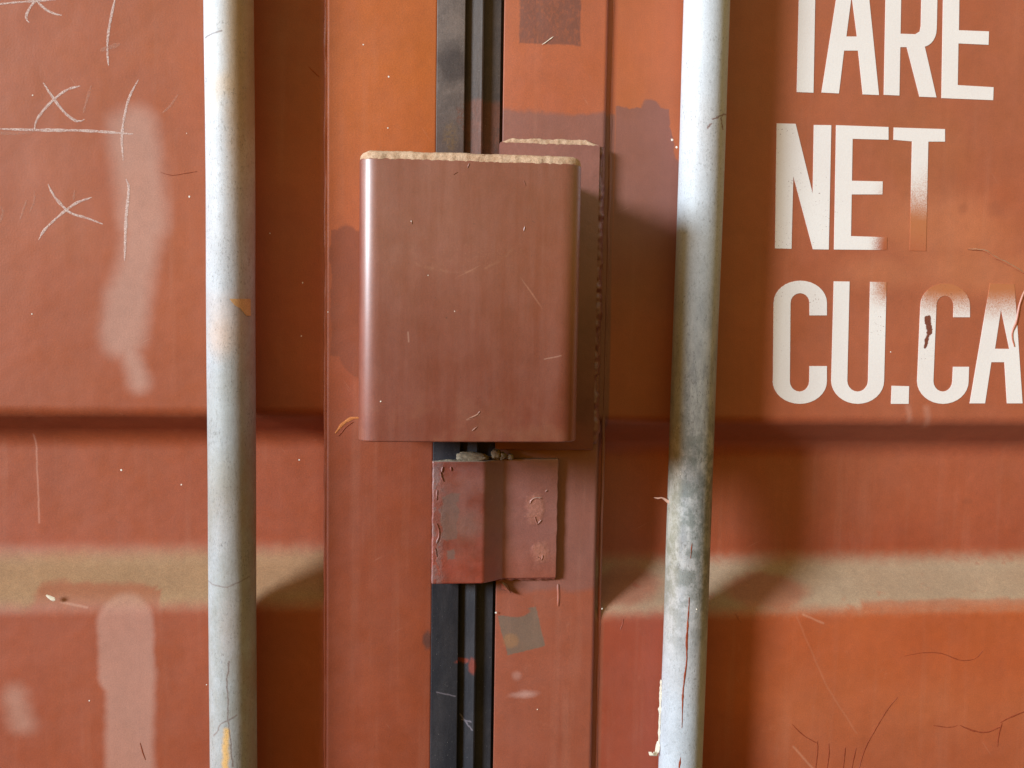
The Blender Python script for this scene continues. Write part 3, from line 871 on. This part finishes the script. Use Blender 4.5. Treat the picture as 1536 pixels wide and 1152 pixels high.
# plate behind the box, welded to the right stile
px0, px1 = U(749, 300, -.010).x, U(898, 300, -.010).x
pzt, pzb = U(820, 215, -.010).z, U(820, 675, -.010).z
link("back_plate", prism_z([(px0, -.0034), (px0, -.010), (px1, -.010), (px1, -.0034)], pzb, pzt, 1, .0007), BACKP, box)
pl = [(px0 + .0012 + (px1 - px0 - .002) * i / 90, -.0098) for i in range(91)]
link("dust_layer", dust_bm(pl, .0044, .0066, 11, pzt, lambda i: (0, 1), .17), DUST, box, 80)
def weldwob(c):
    k = mnoise.noise(Vector((c.x * 60, c.y * 60, c.z * 75))) + .5 * mnoise.noise(Vector((c.x * 200, c.y * 200, c.z * 230)))
    d = Vector((c.x - (px1 + .0006), c.y + .0042, 0))
    return d * k * .9
link("weld_bead", prism_z(tube_loop(px1 + .0006, -.0042, .0034, 12), pzb + .004, pzt - .001, 220, 0, weldwob), BACKP, box, 70)
for px, py, r in ((571, 602, .0009), (617, 332, .0007), (682, 467, .0006), (642, 413, .0006)):
    speck(box, px, py, r, -BD)
for i, pts in enumerate(([(617, 330), (618, 336)], [(701, 252), (704, 245)], [(680, 262), (686, 258)], [(786, 271), (788, 278)], [(787, 340), (786, 347)], [(703, 628), (716, 622), (720, 617)], [(708, 647), (716, 640)])):
    link("paint_chip", stroke_bm(pts, 1.8, .00018, -BD, None, .6, True, i * 4), BOX, box)

# ------------------------------------------------------------------ bent plate under the box
YA, YF = -.0200, -.0082
q0, q1, q2, q3 = U(648, 780, YA).x, U(726, 780, YA).x, U(756, 780, YF).x, U(836, 780, YF).x
kzt, kzb = U(690, 692, YA).z, U(690, 876, YA).z
plate = empty("bent_plate", ((q0 + q3) / 2, -.003, kzb), "small chipped maroon steel plate with a bend, welded below the lock box", "steel plate")
TT = .0048
pf = fillet([(q0, YA + .003, 0), (q0, YA, .0014), (q1, YA, .006), (q2, YF, .006), (q3, YF, .0008), (q3, YF + .003, 0)], 6)
pb = fillet([(q3, YF + TT, 0), (q2 - .002, YF + TT, .006), (q1 - .002, YA + TT, .006), (q0, YA + TT, 0)], 6)
def kw(c):
    e = 1.0 if abs(c.x - q0) < .001 or abs(c.x - q3) < .001 else .25
    return Vector((mnoise.noise(Vector((c.y * 50, 3, c.z * 160))) * .0004 * e + mnoise.noise(Vector((c.y * 50, 5, c.z * 500))) * .0002 * e, mnoise.noise(Vector((c.x * 60, 8, c.z * 60))) * .0005, 0))
link("plate", prism_z(pf + pb, kzb, kzt, 60, .0010, kw), PLATE, plate)
kp = [(q0 + .001 + (q1 - q0 - .002) * i / 40, YA + .0005) for i in range(41)]
link("dust_layer", dust_bm(kp, .0016, .0040, 21, kzt, lambda i: (0, 1), .5), MUD, plate, 80)
def kweld(c):
    k = mnoise.noise(Vector((c.x * 130, c.y * 60, c.z * 90 + 4)))
    return Vector((0, k * .0008, k * .0008))
# weld along the lower edge of the fixed flange
bm = bmesh.new()
prev = None
for i in range(41):
    x = q2 - .004 + (q3 - q2 + .003) * i / 40
    rr = .0022 * (1 + .5 * mnoise.noise(Vector((x * 220, 2, 1))))
    ring = [bm.verts.new((x, -.0045 + rr * math.cos(a), kzb + .0003 + rr * 1.0 * math.sin(a))) for a in [k * math.pi / 4 for k in range(8)]]
    if prev:
        for k in range(8): bm.faces.new((prev[k], prev[(k+1) % 8], ring[(k+1) % 8], ring[k]))
    else: bm.faces.new(ring)
    prev = ring
bm.faces.new(prev)
link("weld_bead", bm, PLATE, plate, 70)
link("paint_run", stroke_bm([(752, 873), (757, 880), (766, 889)], 8, .003, -.004, None, .6, True, 3), PLATE, plate)
for i, pts in enumerate(([(795, 755), (800, 748), (812, 747)], [(802, 775), (806, 786), (812, 780)], [(806, 835), (812, 840), (814, 833)], [(818, 738), (821, 735)])):
    link("paint_blister", stroke_bm(pts, 3, .0005, YF, None, .6, True, i * 5), PLATE, plate)
for i, pts in enumerate(([(660, 705), (662, 715), (665, 722)], [(676, 700), (677, 706)], [(655, 785), (659, 800), (655, 815)], [(653, 822), (655, 835)], [(664, 700), (662, 708)], [(656, 735), (655, 750)])):
    link("paint_blister", stroke_bm(pts, 3, .0004, YA, None, .6, True, i * 5), PLATE, plate)

# clump of dried mud lying on the plate's upper edge
bm = bmesh.new()
bmesh.ops.create_icosphere(bm, subdivisions=4, radius=1)
mc = U(712, 686, YA + .006)
for v in bm.verts:
    c = v.co.copy()
    k = 1 + .30 * mnoise.noise(c * 1.6) + .16 * mnoise.noise(c * 4.5) + .08 * mnoise.noise(c * 10)
    taperz = .75 - .4 * c.x
    v.co = Vector((c.x * .0125 * k, c.y * .0042 * k, max(c.z, -.5) * .0052 * k * taperz)) + mc
for (dx, dz, r) in ((.016, .0018, .0040), (.021, .0008, .0030), (.027, -.0002, .0024)):
    b2 = bmesh.ops.create_icosphere(bm, subdivisions=3, radius=1)
    for v in b2['verts']:
        c = v.co.copy()
        k = 1 + .4 * mnoise.noise(c * 1.9 + Vector((dx * 400, 0, 0))) + .2 * mnoise.noise(c * 6)
        v.co = c * r * k + mc + Vector((dx, .003, dz))
tag(link("mud_clump", bm, MUD, None, 80), "grey clump of dried mud on the upper edge of the bent plate", "mud")

# ------------------------------------------------------------------ locking bars
class Bar:
    def __init__(s, top, bot, ya, r):
        a, b = U(top, 0, ya), U(bot, 1152, ya)
        d = (b - a).normalized()
        s.a, s.b, s.d, s.r = a - d * .32, b + d * .32, d, r
    def surf(s, px, py, lift=0.0):
        """point where the ray through a photo pixel meets the bar"""
        d = ray(px, py).normalized()
        o = CAM - s.a
        dd = d - s.d * d.dot(s.d); oo = o - s.d * o.dot(s.d)
        A, B, Cc = dd.dot(dd), 2 * dd.dot(oo), oo.dot(oo) - (s.r + lift) ** 2
        disc = B * B - 4 * A * Cc
        t = (-B - math.sqrt(max(disc, 0))) / (2 * A)
        return CAM + d * t
    def mesh(s, n=48, seg=90, seed=0):
        bm = bmesh.new()
        e1 = s.d.cross(Vector((0, 1, 0))).normalized(); e2 = s.d.cross(e1)
        rings = []
        for k in range(seg + 1):
            c = s.a.lerp(s.b, k / seg)
            c = c + Vector((mnoise.noise(Vector((c.z * 6, seed, 0))) * .0006, 0, 0))
            rings.append([bm.verts.new(c + (e1 * math.cos(a) + e2 * math.sin(a)) * s.r * (1 + .006 * mnoise.noise(Vector((math.cos(a) * 2, math.sin(a) * 2, c.z * 30 + seed)))) ) for a in [2 * math.pi * j / n for j in range(n)]])
        for k in range(seg):
            for j in range(n):
                bm.faces.new((rings[k][j], rings[k][(j+1) % n], rings[k+1][(j+1) % n], rings[k+1][j]))
        bm.faces.new(rings[0]); bm.faces.new(rings[-1])
        return bm

b1 = Bar(343.5, 350.5, -.0235, .0168)
bar1 = empty("locking_bar", b1.b, "pale galvanised locking bar in front of the chalk-marked left door", "locking bar", "vertical locking bars")
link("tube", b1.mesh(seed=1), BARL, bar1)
b2 = Bar(1060.5, 1020.5, -.0240, .0166)
bar2 = empty("locking_bar", b2.b, "grey stained galvanised locking bar beside the white letters, with flaking paint", "locking bar", "vertical locking bars")
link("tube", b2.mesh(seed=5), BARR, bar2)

# scrap of tape on the first bar
bm = bmesh.new()
tp = [(344, 448), (376, 446.5), (376.4, 474), (370, 474), (361, 463), (352, 458)]
N = 14
def tape_x(y):
    xs = []
    for (x0, y0), (x1, y1) in zip(tp, tp[1:] + tp[:1]):
        if (y0 - y) * (y1 - y) <= 0 and y0 != y1: xs.append(x0 + (x1 - x0) * (y - y0) / (y1 - y0))
    return (min(xs), max(xs)) if len(xs) > 1 else None
prev = None
for k in range(N + 1):
    y = 448.2 + 25.6 * k / N
    r_ = tape_x(y)
    if not r_: continue
    row = [bm.verts.new(b1.surf(r_[0] + (r_[1] - r_[0]) * j / 10 + random.uniform(-.3, .3) * (j == 0), y, .0005)) for j in range(11)]
    if prev:
        for j in range(10): bm.faces.new((prev[j], prev[j+1], row[j+1], row[j]))
    prev = row
link("tape_scrap", bm, TAPE, bar1)

# cracks and curls of paint on the second bar
link("paint_crack", stroke_bm([(1034, 896), (1032, 930), (1030, 960), (1030, 990), (1027, 1015), (1024, 1045), (1023, 1092)], 2.2, .0002, 0, b2.surf, .5, True, 1), CRACK, bar2)
link("paint_crack", stroke_bm([(1021, 1136), (1019, 1150), (1017, 1175)], 2.2, .0002, 0, b2.surf, .5, True, 7), CRACK, bar2)
link("paint_crack", stroke_bm([(1038, 815), (1036, 835), (1036, 838)], 1.2, .0002, 0, b2.surf, .6, True, 7), CRACK, bar2)
for px, py, r in ((1021, 711, .0010), (1021, 708, .0007), (1045, 914, .0010), (1031, 945, .0008), (1044, 918, .0006)):
    speck(bar2, px, py, r, 0, b2.surf)
def flake_strip(pts, widths, Y, th=.0004):
    """a curl of peeling paint as a thin solid strip: pixel points with half-widths in px"""
    bm = bmesh.new(); prev = None
    for (x, y, dy), w in zip(pts, widths):
        c = [U(x - w, y, Y + dy), U(x + w, y, Y + dy)]
        row = [bm.verts.new(c[0]), bm.verts.new(c[1]), bm.verts.new(c[1] + Vector((0, th, 0))), bm.verts.new(c[0] + Vector((0, th, 0)))]
        if prev:
            for k in range(4): bm.faces.new((prev[k], prev[(k+1) % 4], row[(k+1) % 4], row[k]))
        else: bm.faces.new(row)
        prev = row
    bm.faces.new(prev)
    return bm
def edge(y): return 1026.5 + (987.5 - 1026.5) * y / 1152 + .4
fl = [(edge(y) - .8, y, .0) for y in range(1020, 1118, 4)]
link("paint_flake", flake_strip(fl, [random.uniform(.7, 2.0) * (1.6 if i in (3, 11, 14) else 1) for i in range(len(fl))], -.024), FLAKE, bar2)
link("paint_flake", flake_strip([(987.5, 1112, 0), (987, 1118, -.001), (986, 1126, -.002), (984, 1132, -.002)], [1.5, 3, 3.2, 2], -.024), FLAKE, bar2)
link("paint_flake", flake_strip([(983, 1128, -.002), (981, 1134, -.003), (977, 1133, -.005), (975, 1128, -.005)], [2.4, 5, 3, 2.2], -.024), FLAKE, bar2)
# torn sliver sticking out of the second bar
bm = bmesh.new(); prev = None
for (x, y, w) in ((981, 746.5, .4), (987, 747.5, 1.2), (992, 746.5, .8), (997, 749, 2.0), (1001, 752, 2.6), (1006, 755.5, 3.4), (1012, 758, 4)):
    a, b = U(x, y - w, -.026), U(x, y + w, -.026)
    row = [bm.verts.new(a), bm.verts.new(b), bm.verts.new(b + Vector((0, .0004, 0))), bm.verts.new(a + Vector((0, .0004, 0)))]
    if prev:
        for k in range(4): bm.faces.new((prev[k], prev[(k+1) % 4], row[(k+1) % 4], row[k]))
    else: bm.faces.new(row)
    prev = row
bm.faces.new(prev)
link("paint_flake", bm, plain("pinkish_paint_flake", (206, 160, 142), (220, 176, 158), 300, .6, .2), bar2)

print("left stile X", XL, xs_l, "bottom gives", U(490, 1100).x, U(643, 1100, -.003).x, "right", XR0, U(738, 1100, -.003).x, XR1, U(886, 1100, -.003).x)
